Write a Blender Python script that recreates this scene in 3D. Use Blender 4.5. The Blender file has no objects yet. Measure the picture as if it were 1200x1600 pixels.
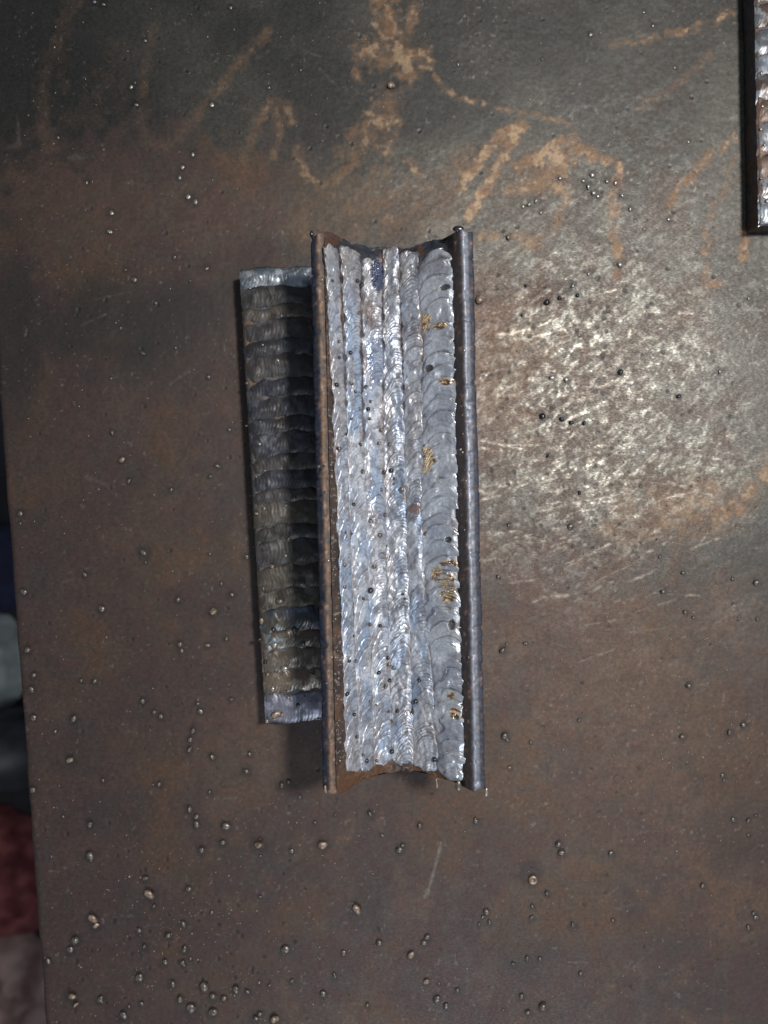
import bpy, bmesh, math, random
import numpy as np
from mathutils import Vector

# ------------------------------------------------------------------ camera, world, lamps, exposure
S = bpy.context.scene
C = S.collection
MM = 0.001
CAM_H = 243.0          # mm above the table
F = 1200.0

cam_d = bpy.data.cameras.new('camera'); cam = bpy.data.objects.new('camera', cam_d); C.objects.link(cam)
cam.location = (0, 0, CAM_H*MM)
cam_d.sensor_fit = 'VERTICAL'; cam_d.sensor_height = 36; cam_d.sensor_width = 27; cam_d.lens = 27
cam_d.clip_start = 0.01; cam_d.clip_end = 20
cam_d.dof.use_dof = True; cam_d.dof.focus_distance = 0.214; cam_d.dof.aperture_fstop = 14
S.camera = cam

W = bpy.data.worlds.new('World'); S.world = W; W.use_nodes = True
wn = W.node_tree; wn.nodes.clear()
wo = wn.nodes.new('ShaderNodeOutputWorld'); wb = wn.nodes.new('ShaderNodeBackground')
wb.inputs[0].default_value = (0.62, 0.72, 0.90, 1); wb.inputs[1].default_value = 0.20
wn.links.new(wb.outputs[0], wo.inputs[0])

def area(name, loc, size, power, color):
    d = bpy.data.lights.new(name, 'AREA'); d.shape = 'DISK'; d.size = size; d.energy = power; d.color = color
    o = bpy.data.objects.new(name, d); C.objects.link(o); o.location = loc
    v = Vector((0.0, 0, 0.0)) - Vector(loc); o.rotation_euler = v.to_track_quat('-Z', 'Y').to_euler()
    return o
area('workshop_lamp', (0.235, 0.140, 0.62), 0.085, 6.0, (1.0, 0.97, 0.92))
area('far_strip_light', (0.10, -0.62, 0.55), 0.30, 2.6, (0.86, 0.93, 1.0))

S.view_settings.view_transform = 'Standard'; S.view_settings.look = 'None'
S.view_settings.exposure = 0.0; S.view_settings.gamma = 1.0
S.cycles.max_bounces = 6

# ------------------------------------------------------------------ helpers
rnd = random.Random(7)
_tab = np.random.RandomState(11).rand(8, 512, 512)
def vn(x, y, seed=0):
    x = np.asarray(x, float); y = np.asarray(y, float)
    t = _tab[seed % 8]
    x = x + seed*37.17; y = y + seed*91.73
    xi = np.floor(x).astype(int); yi = np.floor(y).astype(int)
    fx = x-xi; fy = y-yi
    fx = fx*fx*(3-2*fx); fy = fy*fy*(3-2*fy)
    a = t[xi & 511, yi & 511]; b = t[(xi+1) & 511, yi & 511]
    c = t[xi & 511, (yi+1) & 511]; d = t[(xi+1) & 511, (yi+1) & 511]
    return (a*(1-fx)+b*fx)*(1-fy)+(c*(1-fx)+d*fx)*fy
def fbm(x, y, s, seed=0, octs=4, gain=0.5):
    """fractal noise 0..1, feature size s"""
    r = 0; a = 1; n = 0
    for k in range(octs):
        r = r + a*vn(x/s*2**k, y/s*2**k, seed+k*3); n += a; a *= gain
    return r/n
def sst(e0, e1, x):
    t = np.clip((x-e0)/(e1-e0), 0, 1); return t*t*(3-2*t)
def lin(r, g, b):
    f = lambda c: (c/255/12.92) if c/255 <= 0.04045 else ((c/255+0.055)/1.055)**2.4
    return np.array([f(r), f(g), f(b)])
def W2(u, v, z=0.0):
    """photo pixel -> mm on the horizontal plane of height z"""
    k = (CAM_H-z)/F
    return (u-600)*k, (800-v)*k

def mesh_obj(name, verts, faces, mat, parent=None, attrs=None, smooth=True, loc=None):
    """verts Nx3 in mm; faces array (n,4)/(n,3) or list"""
    me = bpy.data.meshes.new(name)
    v = np.asarray(verts, np.float64)*MM
    me.vertices.add(len(v)); me.vertices.foreach_set('co', v.astype(np.float32).ravel())
    if isinstance(faces, np.ndarray):
        faces = [faces]
    loops = []; starts = []; n = 0
    for f in faces:
        f = np.asarray(f, np.int32)
        if f.ndim == 1: f = f[None, :]
        loops.append(f.ravel()); starts.append(n+np.arange(len(f))*f.shape[1]); n += f.size
    loops = np.concatenate(loops); starts = np.concatenate(starts)
    me.loops.add(len(loops)); me.loops.foreach_set('vertex_index', loops.astype(np.int32))
    me.polygons.add(len(starts)); me.polygons.foreach_set('loop_start', starts.astype(np.int32))
    me.update(calc_edges=True); me.validate()
    if smooth: me.polygons.foreach_set('use_smooth', np.ones(len(me.polygons), bool))
    if attrs:
        for k, a in attrs.items():
            a = np.asarray(a, np.float32)
            if a.ndim == 2:
                at = me.attributes.new(k, 'FLOAT_COLOR', 'POINT')
                c4 = np.ones((len(v), 4), np.float32); c4[:, :3] = a
                at.data.foreach_set('color', c4.ravel())
            else:
                at = me.attributes.new(k, 'FLOAT', 'POINT'); at.data.foreach_set('value', a.ravel())
    if mat: me.materials.append(mat)
    o = bpy.data.objects.new(name, me); C.objects.link(o)
    if parent: o.parent = parent
    return o
def quads(nr, nc, close=False):
    """grid of nr rows x nc columns"""
    i = np.arange(nr-1)[:, None]; j = np.arange(nc if close else nc-1)[None, :]
    j2 = (j+1) % nc
    a = i*nc+j; b = i*nc+j2; c = (i+1)*nc+j2; d = (i+1)*nc+j
    return np.stack([a, b, c, d], -1).reshape(-1, 4)
def empty(name, label, cat, loc=(0, 0, 0), rz=0, group=None):
    o = bpy.data.objects.new(name, None); C.objects.link(o)
    o.location = [c*MM for c in loc]; o.rotation_euler = (0, 0, rz); o.empty_display_size = 0.01
    o['label'] = label; o['category'] = cat
    if group: o['group'] = group
    return o
def tag(o, label, cat, group=None, kind=None):
    o['label'] = label
    if cat: o['category'] = cat
    if group: o['group'] = group
    if kind: o['kind'] = kind

# ------------------------------------------------------------------ materials
def attr_mat(name, noise=2500, nmix=0.35, bump=0.25, bdist=0.00006, rvar=0.12, spec=0.5, aniso=None):
    """colour, roughness and metalness come from attributes laid on the geometry; fine grain from noise nodes"""
    m = bpy.data.materials.new(name); m.use_nodes = True
    nt = m.node_tree; N = nt.nodes; L = nt.links; N.clear()
    out = N.new('ShaderNodeOutputMaterial'); p = N.new('ShaderNodeBsdfPrincipled'); L.new(p.outputs[0], out.inputs[0])
    ac = N.new('ShaderNodeAttribute'); ac.attribute_name = 'col'
    ar = N.new('ShaderNodeAttribute'); ar.attribute_name = 'rough'
    am = N.new('ShaderNodeAttribute'); am.attribute_name = 'metal'
    tc = N.new('ShaderNodeTexCoord'); mp = N.new('ShaderNodeMapping'); L.new(tc.outputs['Object'], mp.inputs[0])
    if aniso: mp.inputs['Rotation'].default_value = (0, 0, aniso[1]); mp.inputs['Scale'].default_value = (aniso[0], 1, 1)
    n1 = N.new('ShaderNodeTexNoise'); n1.inputs['Scale'].default_value = noise; n1.inputs['Detail'].default_value = 4; L.new(mp.outputs[0], n1.inputs[0])
    n2 = N.new('ShaderNodeTexNoise'); n2.inputs['Scale'].default_value = noise*0.33; n2.inputs['Detail'].default_value = 5; L.new(tc.outputs['Object'], n2.inputs[0])
    mr = N.new('ShaderNodeMapRange'); mr.inputs[1].default_value = 0.3; mr.inputs[2].default_value = 0.7
    mr.inputs[3].default_value = 1-nmix; mr.inputs[4].default_value = 1+nmix; L.new(n2.outputs[0], mr.inputs[0])
    mx = N.new('ShaderNodeVectorMath'); mx.operation = 'SCALE'; L.new(ac.outputs['Color'], mx.inputs[0]); L.new(mr.outputs[0], mx.inputs['Scale'])
    L.new(mx.outputs[0], p.inputs['Base Color'])
    m2 = N.new('ShaderNodeMapRange'); m2.inputs[1].default_value = 0.3; m2.inputs[2].default_value = 0.7
    m2.inputs[3].default_value = -rvar; m2.inputs[4].default_value = rvar; L.new(n1.outputs[0], m2.inputs[0])
    ad = N.new('ShaderNodeMath'); ad.operation = 'ADD'; ad.use_clamp = True; L.new(ar.outputs['Fac'], ad.inputs[0]); L.new(m2.outputs[0], ad.inputs[1])
    L.new(ad.outputs[0], p.inputs['Roughness']); L.new(am.outputs['Fac'], p.inputs['Metallic'])
    p.inputs['Specular IOR Level'].default_value = spec
    b = N.new('ShaderNodeBump'); b.inputs['Strength'].default_value = bump; b.inputs['Distance'].default_value = bdist
    L.new(n1.outputs[0], b.inputs['Height']); L.new(b.outputs[0], p.inputs['Normal'])
    return m
def noise_mat(name, c1, c2, scale, rough=0.6, metal=0.0, bump=0.3, bdist=0.0002, detail=4):
    m = bpy.data.materials.new(name); m.use_nodes = True
    nt = m.node_tree; N = nt.nodes; L = nt.links; p = N['Principled BSDF']
    tc = N.new('ShaderNodeTexCoord'); n = N.new('ShaderNodeTexNoise'); n.inputs['Scale'].default_value = scale; n.inputs['Detail'].default_value = detail
    L.new(tc.outputs['Object'], n.inputs[0])
    r = N.new('ShaderNodeValToRGB'); r.color_ramp.elements[0].position = 0.35; r.color_ramp.elements[1].position = 0.65
    r.color_ramp.elements[0].color = (*c1, 1); r.color_ramp.elements[1].color = (*c2, 1)
    L.new(n.outputs[0], r.inputs[0]); L.new(r.outputs[0], p.inputs['Base Color'])
    p.inputs['Roughness'].default_value = rough; p.inputs['Metallic'].default_value = metal
    b = N.new('ShaderNodeBump'); b.inputs['Strength'].default_value = bump; b.inputs['Distance'].default_value = bdist
    L.new(n.outputs[0], b.inputs['Height']); L.new(b.outputs[0], p.inputs['Normal'])
    return m
M_table = attr_mat('oxidised_steel_table', noise=2600, nmix=0.30, bump=0.35, bdist=0.00007, rvar=0.13, aniso=(0.45, 0.5))
M_weld = attr_mat('weld_metal', noise=3500, nmix=0.16, bump=0.16, bdist=0.00005, rvar=0.10)
M_plate = attr_mat('mill_scale_plate', noise=2400, nmix=0.38, bump=0.55, bdist=0.00006, rvar=0.12)
M_spat = noise_mat('spatter_steel', (0.05, 0.042, 0.038), (0.17, 0.145, 0.13), 900, rough=0.36, metal=0.45, bump=0.25, bdist=0.0001)
M_spat_rust = noise_mat('spatter_steel_rusty', (0.09, 0.06, 0.045), (0.30, 0.23, 0.18), 900, rough=0.42, metal=0.4, bump=0.3, bdist=0.0001)
M_spat_bright = noise_mat('spatter_steel_bright', (0.16, 0.145, 0.13), (0.36, 0.34, 0.31), 1200, rough=0.32, metal=0.6, bump=0.3, bdist=0.0001)
M_spat_dark = noise_mat('spatter_steel_blackened', (0.015, 0.015, 0.018), (0.07, 0.07, 0.075), 900, rough=0.22, metal=0.6, bump=0.2, bdist=0.0001)

# ------------------------------------------------------------------ spatter meshes shared by all droplets
def droplet_mesh(name, mat, seed, sub=2, flat=0.75, lump=0.12, ring=False):
    bm = bmesh.new(); bmesh.ops.create_icosphere(bm, subdivisions=sub, radius=1.0)
    r = random.Random(seed); ax = [Vector((r.uniform(-1, 1), r.uniform(-1, 1), r.uniform(-1, 1))).normalized() for _ in range(4)]
    for v in bm.verts:
        n = v.co.normalized(); k = 1+lump*sum(max(0, n.dot(a))**3 - 0.25 for a in ax)
        v.co = Vector((n.x*k, n.y*k, n.z*k*flat))
        if v.co.z < -0.35: v.co.z = -0.35; v.co.x *= 1.12; v.co.y *= 1.12
        if ring:
            d = math.hypot(n.x, n.y)
            if n.z > 0 and d < 0.62: v.co.z -= (0.62-d)*1.5
    bmesh.ops.scale(bm, vec=(MM, MM, MM), verts=bm.verts)
    for f in bm.faces: f.smooth = True
    me = bpy.data.meshes.new(name); bm.to_mesh(me); bm.free(); me.materials.append(mat)
    return me
D_steel = [droplet_mesh('spatter_bead', M_spat, k, flat=0.5+0.09*(k % 4), lump=.14+.09*(k % 3)) for k in range(7)]
D_rust = [droplet_mesh('spatter_bead', M_spat_rust, 10+k, flat=0.5, lump=0.42) for k in range(4)]
D_bright = [droplet_mesh('spatter_bead', M_spat_bright, 20+k, flat=0.55, lump=0.35) for k in range(2)]
D_dark = [droplet_mesh('spatter_bead', M_spat_dark, 30+k, flat=0.85, lump=0.08) for k in range(2)]
D_ring = droplet_mesh('spatter_bead', M_spat_rust, 41, sub=3, flat=0.5, lump=0.05, ring=True)

def bead_at(me, parent, x, y, z, r, sy=1.0, rz=0.0, name='spatter_bead', tilt=None):
    o = bpy.data.objects.new(name, me); C.objects.link(o); o.parent = parent
    o.location = (x*MM, y*MM, (z+0.28*r)*MM); o.scale = (r, r*sy, r); o.rotation_euler = (tilt[0], tilt[1], rz) if tilt else (0, 0, rz)
    return o

# photo positions (px, py, radius px, kind)  s steel, r rusty lump, b bright chip, k blackened
SPAT = []
def sp(kind, r, *pts):
    for p in pts: SPAT.append((p[0], p[1], p[2] if len(p) > 2 else r, kind))
sp('s', 4.2, (297,1156,5), (295,1172,5), (332,1183,6), (390,1179,4), (385,1206,6), (440,1228,6), (450,1222,4), (468,1246,3), (248,1226,5.5), (160,1220,4),
   (327,1238,3.5), (51,1235,5), (98,1277,3), (140,1288,6), (306,1277,5), (307,1289,5.5), (352,1292,7), (348,1317,5.5), (315,1329,6.5),
   (140,1338,7), (407,1338,2.5), (455,1331,4), (225,1373,5.5), (294,1390,5), (240,1417,4.5), (406,1402,3), (330,1427,3), (286,1444,5.5), (217,1455,5),
   (262,1463,6), (117,1470,7.5), (109,1485,6.5), (225,1480,5.5), (287,1485,6), (257,1504,5.5), (285,1505,5), (297,1499,3), (446,1485,6.5), (217,1528,6.5),
   (270,1538,6.5), (318,1543,7), (368,1546,6), (387,1551,5.5), (332,1557,6.5), (350,1560,5), (156,1562,6), (281,1562,6), (298,1576,7), (331,1583,7), (192,1587,7),
   (201,1574,4), (220,1569,4), (406,1585,5), (399,1592,6), (455,1534,4), (404,1537,3), (420,1541,3), (296,1265,6))
sp('s', 4.5, (578,1272,6), (656,1291,5.5), (744,1284,5), (596,1305,3), (624,1329,6), (629,1321,4), (873,1320,5.5), (878,1333,6), (855,1397,4.5),
   (832,1417,4), (830,1435,4.5), (760,1426,5), (755,1434,3), (749,1445,3), (765,1443,4), (895,1447,5.5), (592,1474,5), (668,1465,5.5), (662,1474,5.5),
   (446,1485,4), (537,1490,4), (523,1526,5), (455,1534,3), (505,1554,5.5), (802,1507,4.5), (824,1498,4), (844,1499,3.5), (715,1548,5), (683,1562,5.5), (697,1573,5),
   (815,1557,5), (848,1574,6.5), (825,1583,4.5), (574,1572,4), (686,1538,3), (787,1579,3), (523,1274,2.5), (492,1286,3))
sp('r', 5, (110,1188,7), (403,1321,9), (234,1399,8), (504,1320,8), (558,1423,8), (642,1492,7), (429,1592,8), (112,1556,8), (118,1570,6), (146,1437,8), (150,1446,6), (75,1503,5),
   (332,955,8), (325,1009,5), (189,719,5), (340,728,5), (323,419,5), (612,132,8), (749,466,8), (795,370,5), (1067,1151,5), (797,1200,3.5), (666,1536,5), (350,1293,5))
sp('s', 4.5, (31,803,5), (31,818,3), (132,898,5), (224,864,8), (227,879,3), (158,952,5.5), (278,937,5.5), (345,912,3), (361,929,6), (281,1007,6), (283,1017,5),
   (42,1016,6), (52,1055,5), (48,1077,6), (51,1122,5), (222,1096,5.5), (115,1123,6), (251,1120,5), (240,1113,5), (361,1093,4), (308,1100,4), (312,1112,5), (301,1142,5),
   (147,1065,3.5), (126,1064,3.5), (85,1144,3), (327,866,3), (353,998,4), (35,925,5), (385,870,4.5))
sp('s', 4, (196,421,4), (209,437,4.5), (223,552,5), (272,401,3.5), (173,591,3), (325,589,4), (175,676,4.5), (201,751,4.5), (328,745,4), (358,671,4), (274,543,3), (243,473,3), (267,765,4), (188,512,2.5))
sp('b', 4, (147,2,4), (161,6,5), (360,11,4), (204,136,4), (212,163,4.5), (331,163,5), (301,240,5), (285,261,4.5), (280,277,4.5), (293,308,7), (305,315,6), (174,332,5), (135,284,4.5),
   (84,72,3), (226,62,3), (172,361,4), (170,362,4), (90,214,3), (470,108,3), (420,136,3))
sp('b', 4, (923,53,4), (1020,39,3), (985,325,4.5), (1077,221,3), (1046,342,4), (895,446,5), (920,428,5), (969,412,6), (1171,466,5), (1125,581,5), (862,590,6), (885,592,5),
   (1055,105,2.5), (848,92,3), (1007,357,3), (993,344,3), (963,285,5), (972,305,5), (1007,18,3), (716,100,3), (949,282,4), (828,318,5), (838,312,5), (818,322,4), (920,291,6), (928,300,6), (925,272,5), (912,282,4), (935,306,5), (876,277,4), (845,331,4))
sp('k', 4, (875,465,4.5), (855,472,5), (903,461,4), (822,446,3.5), (816,492,3.5), (848,650,6), (878,655,5), (893,660,4), (913,661,4), (970,581,5), (1061,619,4), (856,712,3.5), (906,770,3))
sp('s', 4, (795,821,4), (892,822,6), (1037,925,6), (1032,871,4), (779,901,4), (785,1016,6), (789,1150,6.5), (793,1157,4), (1071,957,4), (1068,895,4), (1077,1072,5), (1162,1133,5), (1140,1145,5),
   (742,1281,4), (955,1334,5), (1170,1450,5), (1182,1435,4), (1178,1428,4), (1098,1385,4), (1183,910,5), (1145,905,3), (1130,1212,4), (1132,1220,3), (1147,1282,4), (1170,1283,4), (907,1522,4), (958,1439,3.5),
   (820,1006,3), (823,1006,3), (792,1007,3), (1000,1200,2.5), (905,1126,3), (830,1161,3), (1170,1305,3), (1181,1275,3), (1084,965,3), (1154,967,3), (1184,968,3))
RING = (832, 1374, 7.5)

# ------------------------------------------------------------------ the steel table
table = empty('welding_table', 'rust brown steel welding table top covered in scratches and weld spatter', 'table', (0, 0, 0))
def fine_axis(lo, hi, step, outs_lo, outs_hi):
    core = np.arange(lo, hi, step)
    def grow(n): 
        d = []; s = step
        acc = 0
        while acc < n: s *= 1.35; acc += s; d.append(acc)
        return np.array(d)
    a = lo-grow(outs_lo)[::-1] if outs_lo else np.array([]); b = hi+grow(outs_hi) if outs_hi else np.array([])
    return np.concatenate([a, core, [hi], b])
EDGE = lambda y: W2(3, 690)[0] + (W2(3, 690)[1]-y)*0.0736     # x of the left edge for a given y
ya = fine_axis(-172, 172, 0.40, 260, 260)
sa = fine_axis(3.0, 262, 0.40, 0, 380)
lip = np.array([(-0.0, -9.5), (0.0, -5.0), (0.0, -1.6), (0.12, -0.9), (0.45, -0.38), (0.95, -0.10), (1.5, 0.0), (2.2, 0.0)])
XS = np.concatenate([lip[:, 0], sa]); ZL = np.concatenate([lip[:, 1], np.zeros(len(sa))])
SX, Y = np.meshgrid(XS, ya); ZZ = np.tile(ZL, (len(ya), 1))
edge_wob = (fbm(Y, Y*0, 9, 3, 4)-0.5)*0.7
X = EDGE(Y) + SX + edge_wob*np.exp(-SX/3)
U = X*F/CAM_H+600; V = 800-Y*F/CAM_H      # the same point in photo pixels, used as a plain 2-D coordinate on the plate

def seg_dist(px, py, pts, closed=False):
    best = np.full(px.shape, 1e9)
    for (x0, y0), (x1, y1) in zip(pts[:-1], pts[1:]):
        dx, dy = x1-x0, y1-y0; L2 = dx*dx+dy*dy+1e-9
        t = np.clip(((px-x0)*dx+(py-y0)*dy)/L2, 0, 1)
        best = np.minimum(best, np.hypot(px-x0-t*dx, py-y0-t*dy))
    return best
def stroke(mask, pts, w, amt, soft=0.8, wob=5, brk=0.0):
    xs = [p[0] for p in pts]; ys = [p[1] for p in pts]; m = w*2+12
    sel = (U > min(xs)-m) & (U < max(xs)+m) & (V > min(ys)-m) & (V < max(ys)+m)
    if not sel.any(): return
    u = U[sel]; v = V[sel]
    u2 = u+(fbm(u, v, 22, 1, 3)-0.5)*wob*2; v2 = v+(fbm(u, v, 22, 2, 3)-0.5)*wob*2
    d = seg_dist(u2, v2, pts)
    w = w*1.25+1.5; e = (fbm(u, v, 8, 4, 4)-0.5)*w*2.0
    k = (1-sst(w*(1-soft)*.6, w*(1+soft), d+e))*amt*(.6+.8*fbm(u, v, 4.5, 7, 3))
    if brk: k = k*sst(brk-0.12, brk+0.12, fbm(u, v, 11, 6, 3))
    mask[sel] = np.maximum(mask[sel], k)
def blob(cx, cy, rx, ry, ang=0, soft=0.5, rough=0.5, fs=30, seed=0):
    ca, sa_ = math.cos(ang), math.sin(ang)
    dx = U-cx; dy = V-cy
    q = np.hypot((dx*ca+dy*sa_)/rx, (-dx*sa_+dy*ca)/ry) + (fbm(U, V, fs, seed, 4)-0.5)*rough*2
    return 1-sst(1-soft, 1+soft, q)

n_big = fbm(U, V, 170, 0, 4); n_mid = fbm(U, V, 60, 1, 4); n_sm = fbm(U, V, 18, 2, 4); n_fine = fbm(U, V, 6, 3, 3)
n_dia = fbm(U*0.8+V*0.6, (-U*0.6+V*0.8)*2.4, 14, 5, 4)      # streaks running along the grinding direction
wu = U+(n_mid-0.5)*90; wv = V+(fbm(U, V, 80, 6, 4)-0.5)*110

grey = lin(92, 90, 84); greyd = lin(64, 64, 62); brown = lin(100, 73, 62); maroon = lin(92, 66, 60); orange = lin(140, 103, 68); tan = lin(184, 152, 118); ochre = lin(112, 80, 56)
def mixc(a, b, k):
    return a*(1-k[..., None]) + b*k[..., None]
col = np.zeros(U.shape+(3,)) + grey
col = mixc(col, greyd, sst(0.40, 0.65, n_big)*0.8)
col = mixc(col, greyd*0.62, (1-sst(20, 330, wu))*(1-sst(150, 520, wv))*0.85)  # upper left corner painted darker for the light's falloff
# rust sheet: lower part, and the left middle
low = sst(780, 960, wv + (U-700)*-0.10*(U > 700) + (n_sm-0.5)*130)
left = sst(150, 330, wv+(n_sm-.5)*150+(n_mid-.5)*140)*(1-sst(400, 560, wu))
right_thin = 0.65+0.35*(1-sst(980, 1150, wu)*(1-sst(1000, 1200, wv)))
mid = sst(330, 480, wv)*(1-sst(720, 800, wu))
rust = np.clip(np.maximum(np.maximum(low*right_thin, left), mid), 0, 1)
rustc = mixc(mixc(np.zeros_like(col)+brown, maroon, sst(0.35, 0.6, n_mid)), ochre, sst(0.50, 0.68, fbm(U, V, 110, 4, 4))*0.8)
rustc = mixc(rustc, greyd*0.85, sst(0.55, 0.72, fbm(U, V, 75, 7, 4))*0.35)
col = mixc(col, rustc, rust*(0.72+0.28*sst(0.35, 0.6, n_sm)))
# dark patches mixed into the plate colour
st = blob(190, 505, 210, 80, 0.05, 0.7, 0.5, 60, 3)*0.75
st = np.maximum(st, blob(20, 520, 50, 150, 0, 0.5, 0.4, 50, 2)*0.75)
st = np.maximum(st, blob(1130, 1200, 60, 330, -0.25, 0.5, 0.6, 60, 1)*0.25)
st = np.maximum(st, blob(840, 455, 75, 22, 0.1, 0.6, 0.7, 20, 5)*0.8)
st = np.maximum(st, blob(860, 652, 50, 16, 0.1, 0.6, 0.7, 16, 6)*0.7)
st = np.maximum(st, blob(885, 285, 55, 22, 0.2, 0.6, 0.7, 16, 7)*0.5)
st = np.maximum(st, blob(395, 620, 34, 260, -0.06, 0.6, 0.5, 30, 7)*0.25)  # soft shadow strip painted along the flat bar's left edge
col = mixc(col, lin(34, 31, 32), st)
# orange and tan rust drips and finger strokes
om = np.zeros(U.shape)
stroke(om, [(122,-10),(100,40),(85,80),(66,140),(62,190),(78,232)], 7, .55)
stroke(om, [(240,40),(226,110),(221,190),(232,225),(258,230),(290,202),(340,140),(380,90),(418,50)], 5, .62, wob=3)
stroke(om, [(180,85),(170,110),(150,150),(128,185)], 15, .34)
stroke(om, [(100,90),(100,130)], 8, .3); stroke(om, [(195,110),(190,200)], 6, .25)
stroke(om, [(380,250),(394,212),(414,172),(431,158),(448,166),(456,186)], 5, .7, wob=3); stroke(om, [(430,172),(437,208),(428,246)], 3.6, .65, wob=3)
stroke(om, [(464,235),(480,275),(500,292),(520,285),(538,268),(552,240)], 5, .7, wob=3)
stroke(om, [(548,238),(575,205),(597,182)], 15, .72, wob=6); stroke(om, [(520,300),(545,330),(560,350)], 10, .5)
stroke(om, [(590,270),(585,330)], 10, .45); stroke(om, [(470,340),(480,375)], 11, .5); stroke(om, [(380,270),(350,255),(330,260)], 9, .35); stroke(om, [(375,265),(390,300)], 14, .35)
stroke(om, [(598,-5),(606,40),(620,70)], 13, .72); stroke(om, [(575,80),(605,82),(650,86)], 15, .75); stroke(om, [(628,70),(632,115)], 12, .7); stroke(om, [(648,5),(640,50)], 6, .5)
stroke(om, [(555,110),(562,125)], 4, .6); stroke(om, [(608,150),(604,200),(598,225)], 12, .45); stroke(om, [(620,190),(606,240)], 5, .5)
stroke(om, [(670,105),(690,135),(715,152),(755,162)], 2.0, .6, wob=2, brk=.42); stroke(om, [(775,170),(840,180),(880,190),(900,205),(906,222)], 1.6, .42, wob=2)
stroke(om, [(722,288),(755,242),(785,208),(810,197)], 4.5, 1.25, wob=2); stroke(om, [(814,198),(795,228),(772,270),(752,308),(734,338)], 4.5, 1.25, wob=2)
stroke(om, [(798,203),(816,197)], 6, 1.3, wob=1)
stroke(om, [(808,258),(830,250),(860,232),(890,222),(915,235),(928,246)], 6, .95, wob=3); stroke(om, [(840,280),(862,266),(880,248)], 15, .85); stroke(om, [(803,300),(830,292),(862,288),(885,305)], 7, .7)
stroke(om, [(885,305),(875,340),(862,360)], 5, .5)
stroke(om, [(938,250),(958,250),(966,264),(960,300),(956,345),(961,385),(966,425)], 5, .9, wob=3, brk=.40)
stroke(om, [(1142,20),(1110,36),(1070,48),(1020,58),(960,68)], 3.8, .7, wob=3, brk=.40); stroke(om, [(1000,162),(1060,130),(1110,85)], 5, .22)
stroke(om, [(1146,214),(1118,236),(1095,256),(1068,288),(1045,318)], 3.6, .85, wob=2, brk=.36); stroke(om, [(1145,230),(1137,290),(1110,330)], 4, .4, brk=.45)
stroke(om, [(1110,330),(1104,380),(1100,435),(1112,448),(1126,440)], 3.4, .8, wob=2, brk=.44); stroke(om, [(1164,362),(1162,402)], 4, .7, brk=.4)
stroke(om, [(1205,735),(1172,768),(1120,820)], 8, .6); stroke(om, [(740,372),(792,362)], 4, .7, brk=.4); stroke(om, [(815,370),(835,380)], 8, .6); stroke(om, [(725,245),(700,300),(690,330)], 14, .3)
stroke(om, [(640,250),(665,285),(690,310)], 4, .5, brk=.45); stroke(om, [(600,310),(615,330),(602,348)], 4, .5)
om = np.maximum(om, blob(1060, 800, 95, 50, -0.3, 0.8, 0.9, 28, 2)*0.45)
om = np.maximum(om, blob(1150, 1410, 90, 60, 0.2, 0.7, 0.8, 60, 5)*0.35)
om = np.maximum(om, blob(790, 560, 60, 120, 0.1, 0.6, 1.0, 20, 5)*0.30)
om = np.maximum(om, blob(250, 310, 220, 60, 0.05, 0.7, 0.6, 50, 1)*0.36)
om = np.maximum(om, blob(100, 330, 90, 80, 0.0, 0.7, 0.6, 50, 4)*0.26)
om = np.maximum(om, blob(560, 330, 120, 40, 0.0, 0.7, 0.9, 24, 3)*0.38)
om = np.maximum(om, blob(370, 1180, 110, 120, 0.4, 0.7, 0.8, 60, 3)*0.30)
om = np.maximum(om, blob(960, 1120, 190, 220, 0.0, 0.7, 0.8, 80, 7)*0.22)
om = np.maximum(om, sst(0.58, 0.80, fbm(U, V, 45, 6, 4))*rust*0.22)
om = np.clip(om*(.40+.72*sst(150, 640, U))*(.55+.75*sst(.3,.62,fbm(U,V,13,1,4))), 0, .9)
oc = mixc(np.zeros_like(col)+orange, tan, sst(0.45, 0.62, n_sm)*sst(0.45, 0.8, om))
col = mixc(col, oc, om*.92)
# bare, wire-brushed steel with black pitting, to the right of the coupon; the lamp's sheen is put into its colour
P = np.clip(1.0*blob(905, 600, 265, 300, 0.35, 1.0, 0.8, 90, 2), 0, 1)**.8
P = np.maximum(P, blob(800, 330, 260, 85, 0.1, 0.6, 0.5, 60, 4)*0.55)
P = np.maximum(P, blob(860, 790, 170, 90, -0.3, 0.7, 0.7, 40, 1)*0.7)
P = np.maximum(P, .36*blob(960, 420, 370, 480, 0.3, .9, .7, 90, 3)); P = np.maximum(P, .22*blob(900, 1050, 260, 230, 0.3, .9, .7, 90, 5)); P = P*(V > -50)
ud = U*0.82-V*0.57; vd = U*0.57+V*0.82          # axes along and across the wire-brush direction
n_str = fbm(ud*0.62, vd*1.15, 8.5, 5, 4); n_str2 = fbm(ud*0.3, vd*1.8, 7, 2, 3)
pit = sst(0.40, 0.58, 0.50*n_str+0.15*n_str2+0.35*fbm(U, V, 6.5, 4, 3)+0.015)
pit2 = sst(0.44, 0.60, fbm(ud*.85, vd, 27, 7, 5, .66))
bare = P*np.clip(0.92-0.62*pit-0.45*pit2, 0.0, 1)
speck = sst(.60, .70, fbm(U, V, 3.2, 6, 2))
bare = bare*(0.72+0.28*sst(0.3, 0.6, n_fine))*(1-.6*speck)
bare = bare*(.62+.5*blob(905, 610, 170, 200, .3, .9, .5, 60, 1))  # colour lightened around the centre of the lamp's glare
brn = P*(1-bare)*sst(0.45, 0.6, n_mid)
col = mixc(col, lin(140, 138, 131), bare*0.8)
col = mixc(col, lin(74, 64, 58), P*pit*(1-om)*0.5)
col = mixc(col, lin(84, 64, 54), P*pit2*0.45)
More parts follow.
